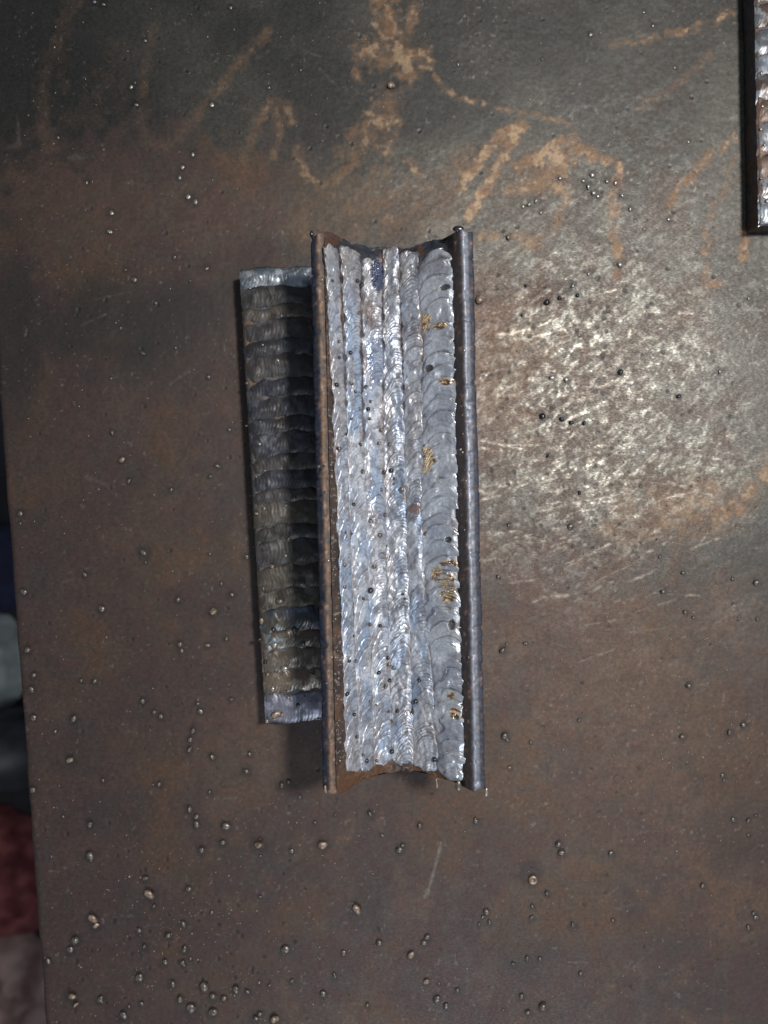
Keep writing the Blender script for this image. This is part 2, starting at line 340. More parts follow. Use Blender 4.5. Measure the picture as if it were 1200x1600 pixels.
# light scratches
sc = np.zeros(U.shape)
def scratch(x0, y0, x1, y1, w, a, brk=0.45):
    stroke(sc, [(x0, y0), (x1, y1)], (w-1.5)/1.25+.35, a*1.2, soft=0.6, wob=0.6, brk=brk)
scratch(689,1318,680,1355,1.7,1.0,.3); scratch(680,1355,668,1397,1.8,.9,.3); scratch(668,1392,664,1400,3,.7,.2)
for k in range(190):
    cx = rnd.gauss(915, 110); cy = rnd.gauss(720, 140); a = rnd.gauss(-0.25, 0.18) if rnd.random() < .7 else rnd.uniform(-1.4, 0.6); l = rnd.uniform(6, 42)
    scratch(cx-l*math.cos(a), cy-l*math.sin(a), cx+l*math.cos(a), cy+l*math.sin(a), rnd.uniform(.7, 1.5), rnd.uniform(.3, .85), .5)
for k in range(150):
    cx = rnd.uniform(60, 1200); cy = rnd.uniform(0, 1600); a = rnd.gauss(-0.35, 0.5); l = rnd.uniform(5, 30)
    scratch(cx-l*math.cos(a), cy-l*math.sin(a), cx+l*math.cos(a), cy+l*math.sin(a), rnd.uniform(.7, 1.3), rnd.uniform(.15, .5), .5)
scratch(440,20,520,80,1.5,.0); scratch(775,524,830,515,1.6,.8,.3); scratch(330,155,400,175,1.2,.5,.4); scratch(500,108,530,138,1.2,.6,.35); scratch(110,247,145,244,3,.6,.3); scratch(28,178,30,225,2,.45,.35); scratch(30,225,12,232,3,.4,.3)
scratch(135,745,175,760,2.5,.5,.35); scratch(305,650,332,645,2,.4,.3); scratch(400,92,420,80,2.5,.5,.3); scratch(845,932,890,930,2,.6,.4); scratch(855,855,905,840,2,.6,.4); scratch(980,910,1025,890,1.6,.7,.4)
# sprinkled flecks (tiny scale chips that show bare metal)
fl = sst(0.80, 0.86, fbm(U, V, 5, 5, 2, 0.35))*sst(0.4, 0.6, fbm(U, V, 60, 3, 3))
col = mixc(col, lin(168, 160, 150), np.clip(sc*0.55+fl*0.45, 0, 1))
# charred halos round the spatter, and a painted shadow for the ring
halo = np.zeros(U.shape); pitz = np.zeros(U.shape)
PR = random.Random(21)
PITS = [(PR.uniform(30, 1190), PR.uniform(0, 1600), PR.uniform(1.6, 3.6)) for _ in range(330)]+[(PR.gauss(880, 120), PR.gauss(600, 150), PR.uniform(1.6, 4.5)) for _ in range(150)]+[(PR.gauss(280, 120), PR.gauss(1480, 90), PR.uniform(2, 4.5)) for _ in range(70)]
for (px, py, r) in PITS:      # little craters where spatter has popped off
    rr_ = np.where(np.abs(V[:, 0]-py) < r*2.5)[0]
    if len(rr_) == 0: continue
    cc_ = np.where(np.abs(U[rr_[0]]-px) < r*2.5+3)[0]
    if len(cc_) == 0: continue
    sl = (slice(rr_[0], rr_[-1]+1), slice(cc_[0], cc_[-1]+1)); uu = U[sl]; vv = V[sl]
    d = np.hypot(uu-px, (vv-py)*PR.uniform(.7, 1.3))/r+(vn(uu/4, vv/4, 3)-.5)*.7
    halo[sl] = np.maximum(halo[sl], (1-sst(.4, 1.3, d))*.62); pitz[sl] += -.16*(1-sst(.3, 1, d))+.05*np.exp(-((d-1.25)/.3)**2)
for (px, py, r, kd) in SPAT+[(RING[0]-4, RING[1]-8, 13, 's')]:  # the extra entry paints the ring's shadow, shifted to its upper left
    m = r*3
    j0, j1 = np.searchsorted(-(800-ya*F/CAM_H)[::-1], [0, 0])  # placeholder keeps the loop simple
    rows = np.where(np.abs(V[:, 0]-py) < m)[0]
    if len(rows) == 0: continue
    r0, r1 = rows[0], rows[-1]+1
    cc = np.where(np.abs(U[r0]-px) < m+6)[0]
    if len(cc) == 0: continue
    c0, c1 = cc[0], cc[-1]+1
    uu = U[r0:r1, c0:c1]; vv = V[r0:r1, c0:c1]
    d = np.hypot(uu-px, vv-py)/r + (vn(uu/5, vv/5, 2)-0.5)*0.8
    halo[r0:r1, c0:c1] = np.maximum(halo[r0:r1, c0:c1], (1-sst(1.0, 2.1, d))*0.55)
col = mixc(col, lin(30, 27, 27), halo)
lum = col.mean(-1, keepdims=True)
col = (lum+(col-lum)*1.08)*(0.235+0.42*np.clip(P,0,1)+0.05*sst(200,560,U)+0.13*sst(480,800,U)*(1-sst(650,1000,V)))[..., None]*(0.78+0.44*fbm(U*1.3+V*.3, V*.8, 7, 6, 4))[..., None]  # light painted in: darker left for falloff, lighter upper right for broad glare
rough = 0.60+0.10*(n_sm-0.5) - 0.10*(1-rust)*(1-P) - 0.10*bare + 0.04*P*pit -.03*P + 0.10*om - 0.1*sc
metal = np.clip(0.10 + 0.18*(1-rust) + 0.26*bare + .12*P - 0.4*om + 0.2*sc, 0, 0.92)
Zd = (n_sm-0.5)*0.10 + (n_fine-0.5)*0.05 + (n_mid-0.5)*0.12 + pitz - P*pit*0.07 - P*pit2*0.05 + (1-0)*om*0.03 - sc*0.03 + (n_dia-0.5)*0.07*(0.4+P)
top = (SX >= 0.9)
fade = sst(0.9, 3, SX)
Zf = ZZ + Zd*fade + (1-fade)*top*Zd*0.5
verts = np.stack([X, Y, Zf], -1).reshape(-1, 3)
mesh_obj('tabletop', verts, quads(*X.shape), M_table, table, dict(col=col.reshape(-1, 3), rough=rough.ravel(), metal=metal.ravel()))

def spat_mesh(kd):
    return rnd.choice({'s': D_steel, 'r': D_rust, 'b': D_bright, 'k': D_dark}[kd])
for (px, py, r, kd) in SPAT[:299]:
    x, y = W2(px, py, 0.6)
    bead_at(spat_mesh(kd), table, x, y, 0.0, r*rnd.uniform(.80,1.15)*(.8 if kd == 'b' else 1)*CAM_H/F, sy=rnd.uniform(.6, 1.15), rz=rnd.uniform(0, 6.3))
x, y = W2(RING[0], RING[1]); o = bead_at(D_ring, table, x, y, 0, RING[2]*CAM_H/F); o['label'] = 'ring-shaped spatter crater with a hollow middle'
# tiny specks of spatter dust: nobody could count them
def icos():
    bm = bmesh.new(); bmesh.ops.create_icosphere(bm, subdivisions=1, radius=1); v = np.array([p.co[:] for p in bm.verts]); f = np.array([[q.index for q in p.verts] for p in bm.faces]); bm.free(); return v, f
IV, IF = icos()
vs = []; fs = []; n = 0
R_ = np.random.RandomState(5)
for k in range(2300):
    if k < 900: px, py = R_.uniform(20, 1230), R_.uniform(-20, 1620)
    elif k < 1350: px, py = R_.normal(300, 150), R_.normal(1480, 110)
    elif k < 1850: px, py = R_.normal(930, 120), R_.normal(740, 150)
    else: px, py = R_.normal(1020, 130), R_.normal(1000, 180)
    x, y = W2(px, py)
    if x < EDGE(y)+1.5: continue
    r = R_.uniform(0.10, 0.26)*(1.5 if R_.rand() < .1 else 1)
    v = IV*np.array([r*R_.uniform(.7, 1.5), r*R_.uniform(.7, 1.3), r*.65]); a = R_.uniform(0, 6.3)
    v = np.stack([v[:, 0]*math.cos(a)-v[:, 1]*math.sin(a), v[:, 0]*math.sin(a)+v[:, 1]*math.cos(a), v[:, 2]], -1)
    vs.append(v+np.array([x, y, r*.25])); fs.append(IF+n); n += len(IV)
o = mesh_obj('spatter_dust', np.concatenate(vs), np.concatenate(fs), M_spat_rust, table); o['kind'] = 'stuff'; o.data.materials[0] = M_spat_rust
vs = []; fs = []; n = 0
for k in range(700):
    px, py = (R_.uniform(20, 1230), R_.uniform(-20, 1620)) if k < 420 else (R_.normal(950, 130), R_.normal(800, 170))
    x, y = W2(px, py)
    if x < EDGE(y)+1.5: continue
    r = R_.uniform(0.10, 0.24)
    v = IV*np.array([r*R_.uniform(.8, 1.8), r*R_.uniform(.7, 1.2), r*.5]); a = R_.uniform(0, 6.3)
    v = np.stack([v[:, 0]*math.cos(a)-v[:, 1]*math.sin(a), v[:, 0]*math.sin(a)+v[:, 1]*math.cos(a), v[:, 2]], -1)
    vs.append(v+np.array([x, y, r*.25])); fs.append(IF+n); n += len(IV)
o = mesh_obj('bright_spatter_dust', np.concatenate(vs), np.concatenate(fs), M_spat_bright, table); o['kind'] = 'stuff'

# ------------------------------------------------------------------ the weld coupon (cross-shaped section standing on two legs)
TH = 0.0225; CX = 3.8
coupon = empty('weld_coupon', 'tall steel weld coupon with silver multi-pass beads between two raised rims', 'weld coupon', (CX, 0, 0), TH)
def loc_of(px, py, z):
    x, y = W2(px, py, z); x -= CX
    return x*math.cos(-TH)-y*math.sin(-TH), x*math.sin(-TH)+y*math.cos(-TH)
def Zp(s):
    d = np.asarray(s, float)+2.0
    w = np.where(d < 0, 15.0, 19.0)
    return 23.2+np.where(d < 0, 12.6, 9.6)*(np.abs(d)/w)**1.45
def surf_of(px, py):
    z = 28.0
    for _ in range(12):
        s, t = loc_of(px, py, z); z = float(Zp(min(max(s, -18), 18)))
    return s, t
def loft(name, prof, ts, parent, mat, colf, wob=0.1, endn=0.5, seed=0, rough=0.5, metal=0.4):
    """prof: closed (s,z) polygon; swept along t with worn, uneven skin and ragged ends"""
    pr = []
    P_ = np.array(prof, float); n = len(P_)
    for i in range(n):                                   # subdivide the sides
        a, b = P_[i], P_[(i+1) % n]; k = max(1, int(np.hypot(*(b-a))/0.55))
        for j in range(k): pr.append(a+(b-a)*j/k)
    pr = np.array(pr); m = len(pr); ts = np.array(ts)
    T, I = np.meshgrid(ts, np.arange(m), indexing='ij')
    s = pr[I, 0]; z = pr[I, 1]
    c = pr.mean(0)
    k = (fbm(T, I*0.5+seed*9, 3.0, seed, 4)-0.5)*2*wob+(fbm(T, I*0.1+seed*3, 11, seed+1, 3)-.5)*wob*2.2
    k = k-wob*1.6*sst(.66, .74, fbm(T*1.0, I*.35, 1.5, seed+3, 2))
    nx = s-c[0]; nz = z-c[1]; l = np.hypot(nx, nz)+1e-6
    s = s+nx/l*k; z = np.maximum(z+nz/l*k, 0.0)
    e = (fbm(s*1.0, z*1.0+seed*5, 2.2, seed+2, 4)-0.5)*2*endn
    fadeE = np.clip((np.abs(T)-(abs(ts).max()-3))/3, 0, 1)
    TT = T+np.sign(T)*e*fadeE
    v = np.stack([s, TT, z], -1).reshape(-1, 3)
    f = quads(len(ts), m, True)
    c0 = len(v); v = np.concatenate([v, [[c[0], TT[0].mean(), c[1]], [c[0], TT[-1].mean(), c[1]]]])
    i = np.arange(m); j = (i+1) % m
    cap0 = np.stack([np.full(m, c0), j, i], -1); b = (len(ts)-1)*m; cap1 = np.stack([np.full(m, c0+1), b+i, b+j], -1)
    cc, rr, mm = colf(v[:, 0], v[:, 1], v[:, 2])
    o = mesh_obj(name, v, [f, cap0, cap1], mat, parent, dict(col=cc, rough=rr, metal=mm))
    return o
ts = np.linspace(-75.3, 75.3, 420)
q = 5.2/2**.5        # projected plate thickness
def rim_col(side):
    def f(s, t, z):
        n = fbm(s*2, t, 5, 3, 4); n2 = fbm(s*3, t, 1.6, 5, 4); ns = fbm(s*1.5, t*0.25, 3, 1, 4)
        base = np.zeros((len(s), 3))+lin(88, 86, 92)
        a = np.abs(s)
        if side < 0:
            outer = sst(20.0, 21.0, a+(n-.5)*1.2)
            base = mixc(np.zeros((len(s), 3))+lin(66, 57, 53), lin(48, 54, 68), outer)
            rk = np.exp(-((a-19.5+(n-.5)*1.0)/0.6)**2)
            base = mixc(base, lin(108, 82, 62), np.clip(rk*1.2*sst(.30, .6, n2), 0, 1)*0.8)
            rr = 0.68-0.26*outer; mm = 0.08+0.4*outer
        else:
            rk = np.exp(-((a-19.6+(n-.5)*.5)/0.8)**2)
            base = mixc(np.zeros((len(s), 3))+lin(50, 43, 42), lin(134, 141, 154), np.clip(rk*1.2, 0, 1)*(0.5+.5*n2))
            base = mixc(base, lin(46, 50, 62), sst(20.3, 21.2, a))
            rr = 0.62-0.12*rk; mm = 0.15+0.35*rk
        base = mixc(base, lin(120, 78, 50), sst(.60, .75, n2)*.35)
        base = mixc(base, lin(150, 145, 140), sst(.70, .80, n2)*.3)
        return base, rr+0*s, mm+0*s
    return f
def arm(sx, up, name, colf, seed):
    # an inclined plate arm leaving the centre (0,17.3) at 45 degrees; top end worn round
    if up:
        qq = 2.6 if sx < 0 else 3.3; tipo = (22.0, 34.6); tipi = (22.0-qq, 37.0)
        prof = [(1.5, 15.6), (tipo[0]-.6, tipo[1]-1.0), (tipo[0], tipo[1]), (tipo[0]-.1, tipo[1]+.9), (tipi[0]+.8, tipi[1]-.2), (tipi[0]+.35, tipi[1]), (tipi[0]-.3, tipi[1]-.35), (tipi[0]-(1.3 if sx < 0 else 1.9), tipi[1]-(.9 if sx < 0 else 2.3)), (tipi[0]-3.0, tipi[1]-(2.9 if sx < 0 else 5.5)), (tipi[0]-3.9, tipi[1]-7.0), (tipi[0]-5.0, tipi[1]-11.0), (5.0, 19.5), (0.0, 18.6), (-1.0, 17.0)]
    else:
        prof = [(0, 18), (3.6, 17.5), (17.6, 3.2), (17.2, 2.2), (14.2, 0.05), (13.4, 0.05), (-1.5, 15.5)]
    prof = [(p[0]*sx, p[1]) for p in prof]
    if sx < 0: prof = prof[::-1]
    prof = prof[::-1]
    return loft(name, prof, ts, coupon, M_plate, colf, wob=0.24, endn=0.9, seed=seed)
def leg_col(s, t, z):
    n = fbm(s+z, t, 6, 2, 4)
    return mixc(np.zeros((len(s), 3))+lin(58, 56, 60), lin(96, 66, 48), sst(.45, .65, n)), 0.5+0*s, 0.3+0*s
arm(-1, True, 'plate', rim_col(-1), 1); arm(1, True, 'plate', rim_col(1), 2)
arm(-1, False, 'plate', leg_col, 3); arm(1, False, 'plate', leg_col, 4)

# filler that closes the groove under the cap beads
sf = np.linspace(-18.2, 18.2, 120); tf = np.linspace(-75.2, 75.6, 560)
T_, S_ = np.meshgrid(tf, sf, indexing='ij')
Zs = Zp(S_)-0.35+(fbm(S_, T_, 2.0, 4, 4)-.5)*1.0
endr = sst(72.2, 75.4, np.abs(T_)); Zs = Zs-endr*1.2*(0.4+fbm(S_, T_, 2, 6, 3))
endt = (fbm(S_, T_*0, 2.6, 1, 4)-.5)*2.4*sst(71, 75, np.abs(T_))*np.sign(T_)
bot = (1-sst(-73, -70.0, T_))
TT_ = T_+endt + bot*(1-np.abs(S_+1)/17)*1.2
topd = sst(68, 72, T_)
cf = mixc(np.zeros(S_.shape+(3,))+lin(70, 57, 51), lin(48, 50, 58), topd)
cf = mixc(cf, lin(46, 42, 44), sst(.40, .65, fbm(S_*2, T_, 2.5, 5, 4))*.6*(1-topd))
cf = mixc(cf, lin(150, 142, 136), sst(.66, .74, fbm(S_*2, T_*2, 1.2, 3, 3))*.6*(1-topd))
cf = mixc(cf, lin(104, 78, 58), sst(.52, .66, fbm(S_, T_, 6, 2, 4))*.5*(1-topd))
cf = mixc(cf, lin(88, 62, 48), topd*sst(.5, .62, fbm(S_, T_, 5, 3, 3))*.8)
cf = mixc(cf, lin(92, 66, 48), (1-sst(-71.5, -70, T_+(fbm(S_, T_, 4, 2, 3)-.5)*2))*sst(.28, .5, fbm(S_, T_, 5, 7, 3))*.9)
v = np.stack([S_, TT_, Zs], -1).reshape(-1, 3)
nt_, ns_ = S_.shape
skirt = []
low = v.copy().reshape(nt_, ns_, 3)
# end walls going down to the root of the groove
def wall(row):
    r = low[row].copy(); out = [r]
    for k in (1, 2, 3): w = r.copy(); w[:, 2] = r[:, 2]*(1-k/3)+ (16.5+np.abs(r[:, 0])*0.95)*k/3; w[:, 1] -= np.sign(r[0, 1])*0.25*k; out.append(w)
    return np.array(out)
wa = wall(0)[::-1]; wbk = wall(-1)
g = np.concatenate([wa[:-1], low, wbk[1:]])
cg = np.concatenate([np.repeat(cf[:1], 3, 0), cf, np.repeat(cf[-1:], 3, 0)])
rg = np.full(g.shape[:2], .5); mg = np.full(g.shape[:2], .35)
mesh_obj('weld_filler', g.reshape(-1, 3), quads(g.shape[0], g.shape[1])[:, ::-1], M_weld, coupon, dict(col=cg.reshape(-1, 3), rough=rg.ravel(), metal=mg.ravel()))

silver = lin(182, 187, 195); silverd = lin(134, 140, 152); bluet = lin(140, 160, 186); warm = lin(156, 152, 152); gold = lin(252, 222, 172)
GOLD = [(664, 505, 8, 12), (686, 512, 9, 5), (697, 597, 10, 6), (665, 718, 11, 18), (690, 902, 16, 7), (698, 925, 10, 14), (712, 1112, 9, 7), (683, 893, 8, 8), (704, 1085, 5, 5), (700, 880, 12, 4), (697, 600, 8, 3)]
VOID = [(694, 452, 8, 5), (670, 577, 6, 6), (700, 843, 5, 5), (712, 1118, 4, 4), (705, 975, 5, 9)]
BEADS = [  # left/right toe in photo px at given rows; crown height; ripple skew; start row, end row
    dict(L=[(385,506),(600,518),(800,527),(1190,541)], R=[(385,529),(600,541),(800,546),(1190,563)], H=.75, u0=.75, b=1.3, a=384, z=1207, sd=1),
    dict(L=[(390,532),(600,540),(800,545),(1190,562)], R=[(390,564),(600,567),(800,574),(1190,586)], H=.95, u0=.6, b=1.2, a=386, z=1202, sd=2),
    dict(L=[(392,567),(600,565),(800,571),(1190,584)], R=[(392,598),(600,600),(800,602),(1190,613)], H=.85, u0=.5, b=1.1, a=404, z=1194, sd=3),
    dict(L=[(392,597),(600,597),(800,600),(1190,612)], R=[(392,624),(600,631),(800,637),(1190,647)], H=.95, u0=.35, b=1.1, a=388, z=1197, sd=4),
    dict(L=[(392,622),(600,628),(800,633),(1190,645)], R=[(392,656),(600,663),(800,661),(1190,685)], H=.85, u0=.3, b=1.0, a=392, z=1203, sd=5),
    dict(L=[(390,664),(430,654),(600,661),(800,656),(950,664),(1060,675),(1190,684)], R=[(390,702),(430,710),(600,717),(800,718),(960,717),(1000,727),(1190,733)], H=2.15, u0=.1, b=.75, a=388, z=1220, sd=6),
]
def sst1(a, b, x): return sst(a, b, x)
for bi, B in enumerate(BEADS):
    def edge(E):
        pts = [surf_of(x, y) for y, x in E]; pts.sort(key=lambda p: p[1])
        return [p[1] for p in pts], [p[0] for p in pts]
    tl, sl = edge(B['L']); tr, sr = edge(B['R'])
    t_top = surf_of((B['L'][0][1]+B['R'][0][1])/2, B['a'])[1]; t_bot = surf_of((B['L'][-1][1]+B['R'][-1][1])/2, B['z'])[1]
    tt = np.arange(t_bot, t_top+.01, 0.15); sd = B['sd']; big = bi == 5
    le = np.interp(tt, tl, sl); re = np.interp(tt, tr, sr)
    w0 = (re-le)/2
    lob = 0.10 if not big else 0.11
    ls = 4.5 if big else 2.6; le = le-(fbm(tt, tt*0+sd, ls, sd, 3)-.5)*w0*lob*4; re = re+(fbm(tt, tt*0+sd+4, ls, sd+1, 3)-.5)*w0*lob*4
    if big:   # scalloped right toe from the weave stops
        ph = (tt+ (fbm(tt, tt*0, 9, 3, 2)-.5)*6)/5.2; re = re+((1-(ph-np.floor(ph)))*1.5-.75)*sst(.25, .6, fbm(tt, tt*0+2, 9, 4, 2))
    cen = (le+re)/2; w = (re-le)/2*1.10
    de = np.minimum(tt-tt[0], tt[-1]-tt); er = w*(1.0 if big else .45)
    ragged = 0 if big else 1
    rnde = np.sqrt(np.clip(1-(1-np.clip(de/er, 0, 1))**2, 0.0, 1)); w = w*np.maximum(rnde, .05)
    nu = int(max(26, (w.max()*2)/0.17)); u = np.linspace(-1, 1, nu)
    TT, UU = np.meshgrid(tt, u, indexing='ij'); SS = cen[:, None]+UU*w[:, None]
    TT = TT+ragged*(fbm(SS, TT*0, 1.2, sd, 3)-.5)*2.2*(1-sst(0, 2.5, np.minimum(TT-tt[0], tt[-1]-TT)))
    H = B['H']*(0.85+0.3*fbm(tt, tt*0, 8, sd+2, 3))[:, None]*np.maximum(rnde, 0)[:, None]
    crown = (H if big else H*.8)*(1-np.abs(UU)**(2.2 if not big else 2.6)) - (0.12+.75*sst(.4, .65, fbm(TT, UU*.3, 6, sd+3, 3)))*sst(.80, 1, np.abs(UU)) - 0.05
    warp = (fbm(TT, UU*2, 6, sd, 3)-.5)*3.2+(fbm(TT, UU*4, 2.2, sd+3, 2)-.5)*1.5
    ph1 = (TT+B['b']*w[:, None]*(UU-B['u0'])**2+warp)
    lam = 1.05 if not big else 0.82
    p1 = ph1/lam; f1 = p1-np.floor(p1); saw1 = np.minimum(f1/.72, (1-f1)/.28)
    strg0 = 1
    hs = vn(np.floor(p1), np.floor(p1)*0+3, sd)          # each ripple its own height
    lam2 = 4.2 if not big else 4.4
    p2 = (ph1+(fbm(TT, TT*0, 7, sd+5, 2)-.5)*4)/lam2; f2 = p2-np.floor(p2); saw2 = np.minimum(f2/.86, (1-f2)/.14)
    env = np.clip(1-np.abs(UU)**6, 0, 1)*rnde[:, None]
    strg = (0.35+0.9*sst(.35, .65, fbm(TT, UU*2, 7, sd+6, 3)))
    rip = env*((saw1-.5)*(0.11 if not big else 0.05)*(.35+1.3*hs)*strg + (saw2-.5)*(0.26 if not big else 1.05)*vn(np.floor(p2), np.floor(p2)*0+9, sd+1)*1.4)
    lump = (fbm(SS, TT, 2.6, sd+4, 3)-.5)*.8+(fbm(SS, TT, .7, sd+1, 3)-.5)*.12
    if big: lump *= .8
    # glassy lumps at the top of the middle passes
    ex = 0
    px_t = lambda a, b: surf_of(a, b)
    if bi in (2, 3):
        for (gx, gy, rs, rt, hh) in [(590, 425, 1.6, 3.2, .9), (588, 445, 1.2, 2, .7), (583, 560, 1.3, 6.2, .9), (600, 530, 2.4, 3.0, .9), (612, 545, 2.2, 4, .7), (597, 595, 1.6, 2.2, .6)]:
            gs, gt = px_t(gx, gy); d = ((SS-gs)/rs)**2+((TT-gt)/rt)**2
            ex = ex+hh*np.exp(-d*1.3)*(.6+.8*fbm(SS, TT, 1.1, 6, 3))
    if bi == 4:
        gs, gt = px_t(646, 800); d = ((SS-gs)/2.6)**2+((TT-gt+1)/3.2)**2; ex = ex+.9*np.clip(1-d, 0, 1)**.5
        gs, gt = px_t(650, 850); ex = ex+.5*np.exp(-(((SS-gs)/2.2)**2+((TT-gt)/9)**2))
    Z = Zp(SS)+crown+rip*1.25+lump*env+ex+(fbm(SS, TT*.6, 3.2, 7, 3)-.5)*1.3+(fbm(SS*1.3, TT*.6, 2.0, sd+7, 3)-.5)*.4*env*(1 if not big else .5)
    c = mixc(np.zeros(SS.shape+(3,))+silver, silverd, sst(.42, .62, fbm(SS, TT, 4.5, sd, 4))*.8)
    bl = sst(.48, .70, fbm(SS*1.6+bi*5, TT*.45, 5, 5, 4))*(.75 if not big else .3)
    c = mixc(c, bluet, bl)
    c = mixc(c, warm, sst(.48, .70, fbm(SS*1.6+bi*7, TT*.45, 5, 2, 4))*.6)
    c = mixc(c, lin(150, 146, 142), sst(48, 66, TT)*.5)
    if big: c = c*.35+.65*mixc(np.zeros(SS.shape+(3,))+lin(206, 210, 217), lin(168, 172, 182), sst(.4, .65, fbm(SS, TT, 4, 3, 4)))
    # brown oxide left in the toes and hollows
    toe = sst(.66, .86, np.abs(UU)+(fbm(SS, TT, 1.8, 3, 3)-.5)*.55)
    amt = (.18+.62*sst(5, 50, TT+(fbm(TT, SS, 9, 3, 3)-.5)*50))
    c = mixc(c, lin(50, 44, 47), toe*np.clip(amt*1.6, 0, 1)*(1 if not big else .35))
    c = mixc(c, lin(64, 62, 72), np.clip((1-saw1)**3*(.6 if not big else .3)*strg*(.4+hs), 0, 1)*env)
    c = mixc(c, lin(52, 46, 48), sst(.80, .97, 1-saw2)*.55*sst(.4, .6, fbm(SS, TT, 3, 2, 3))*env)
    c = mixc(c, lin(92, 86, 92), sst(.50, .64, fbm(SS*1.4, TT*.7, 1.1, sd+2, 4))*(.45 if not big else .15))
    c = mixc(c, lin(112, 98, 92), sst(.58, .72, fbm(SS*1.6, TT*.5, 2.2, 7, 4))*.5*sst(.25,.8,np.abs(UU)))
    ru = np.full(SS.shape, .43 if not big else .34)+.10*(fbm(SS, TT, 2.5, 1, 3)-.5)*2+toe*.15; me_ = np.full(SS.shape, .50 if not big else .62)-toe*.3
    if big:
        for (gx, gy, rx, ry) in GOLD:
            gs, gt = px_t(gx, gy); d = ((SS-gs)/(rx/4.6))**2+((TT-gt)/(ry/4.6))**2
            k = (1-sst(.5, 1.3, d+(fbm(SS, TT, .9, 2, 3)-.5)*1.6))*sst(.30, .40, fbm(SS+TT*.6, TT*1.5-SS*.5, 1.3, 6, 3)); c = mixc(c, lin(120, 88, 58), k*.8); c = mixc(c, gold, k*sst(.25, .6, saw1)*sst(.3, .5, fbm(SS, TT, .8, 5, 2))); Z = Z-.04*k+k*(fbm(SS, TT*2.5, 1.3, 4, 2)-.5)*.5; ru = ru*(1-k)+.27*k; me_ = np.maximum(me_, k*.85)
        for (gx, gy, rx, ry) in VOID:
            gs, gt = px_t(gx, gy); d = ((SS-gs)/(rx/5.5))**2+((TT-gt)/(ry/5.5))**2
            k = (1-sst(.4, 1.2, d+(fbm(SS, TT, .9, 2, 3)-.5)*.8)); Z = Z-1.1*k; c = mixc(c, lin(50, 42, 36), k*.8)
    if bi in (2, 3):
        gs, gt = px_t(590, 432); k = 1-sst(.6, 1.3, ((SS-gs)/1.9)**2+((TT-gt)/4.6)**2+(fbm(SS, TT, 1.2, 2, 3)-.5)); c = mixc(c, lin(46, 56, 84), k*.85); ru = ru-.15*k; Z = Z+k*(fbm(SS, TT, .8, 3, 2)-.5)*1.3
        gs, gt = px_t(578, 490); k = 1-sst(.5, 1.3, ((SS-gs)/1.5)**2+((TT-gt)/4)**2+(fbm(SS, TT, 1.2, 4, 3)-.5)); c = mixc(c, lin(96, 74, 60), k*.6)
        gs, gt = px_t(588, 565); k = 1-sst(.6, 1.3, ((SS-gs)/2.5)**2+((TT-gt)/7)**2); ru = ru-.16*k; c = mixc(c, lin(110, 122, 146), k*.6)
    if bi == 4:
        gs, gt = px_t(648, 795); k = 1-sst(.5, 1.2, ((SS-gs)/2.2)**2+((TT-gt)/1.6)**2); c = mixc(c, lin(96, 76, 74), k*.9); ru = ru-.1*k; me_ = me_*(1-.7*k)
    v = np.stack([SS, TT, Z], -1).reshape(-1, 3)
    o = mesh_obj('weld_bead', v, quads(*SS.shape)[:, ::-1], M_weld, coupon, dict(col=c.reshape(-1, 3), rough=np.clip(ru, .14, .9).ravel(), metal=np.clip(me_, 0, 1).ravel()))
    if big: o['label'] = 'widest silver weld bead with gold flecks and a scalloped edge'

# weld fillets on the two flanks of the cross (only their bulges show past the right rim)
for sx, bul in ((1, 1.0), (-1, 0.55)):
    prof = [(3, 17.5), (12.5, 6.5), (17.5, 10), (19.5, 17), (18.2, 27), (14, 27.5)]
    prof = [(p[0]*sx, p[1]) for p in prof]
    if sx < 0: prof = prof[::-1]
    def cfn(s, t, z):
        n = fbm(z, t, 3, 2, 4); return mixc(np.zeros((len(s), 3))+lin(78, 78, 84), lin(92, 68, 56), sst(.45, .65, n)), .45+0*s, .5+0*s
    o = loft('weld_bead', prof, np.linspace(-73, 73, 360), coupon, M_weld, cfn, wob=.9*bul, endn=.8, seed=6+sx)
    if sx > 0: o['label'] = 'rough dark weld bead down the right flank'

# spatter welded to the coupon
CS = [(520,440,3),(559,440,4),(565,447,5),(561,490,4),(530,535,4),(548,552,4),(530,560,3.5),(526,602,5),(549,600,5),(572,605,5),(555,613,3.5),(575,640,5),(562,640,4.5),(579,628,4),(578,655,4),
      (596,672,4),(508,730,3.5),(531,702,5),(592,693,4),(609,695,4),(563,695,4),(566,737,6),(600,738,4.5),(611,735,5),(617,748,4),(617,755,3.5),(628,765,6),(596,765,4),(602,805,5),(579,813,4.5),(593,836,6),
      (553,788,4),(506,803,3),(509,770,3),(541,832,3.5),(585,885,5),(538,883,5),(539,917,4.5),(579,922,7),(568,935,3.5),(620,928,3),(629,928,3),(634,935,4),(579,975,5),(594,977,4),(553,993,4),
      (546,1032,4),(556,1032,4),(606,1027,4),(608,1038,5),(616,1043,5),(592,1050,5),(609,1062,4.5),(603,1070,5.5),(655,1062,4.5),(543,1083,5),(649,1095,5.5),(578,1095,4),(588,1100,3),(608,1110,4),(554,1115,4),(621,1110,4),
      (558,1150,3.5),(568,1178,4),(573,1187,5),(589,1187,4),(612,1173,5),(679,1185,5),(690,1183,3),(665,835,5),(512,1063,3),(528,700,3),(550,655,3),(664,650,3.5),(500,730,3)]
for (px, py, r) in CS:
    s, t = surf_of(px, py); z = float(Zp(s))+.75
    m = rnd.choice(D_dark+D_dark+D_steel)
    bead_at(m, coupon, s, t, z, r*.8*214/F, sy=rnd.uniform(.85, 1.1), rz=rnd.uniform(0, 6), tilt=(0, math.radians(-30 if s < -6 else (25 if s > 8 else 0))))
FACE = []
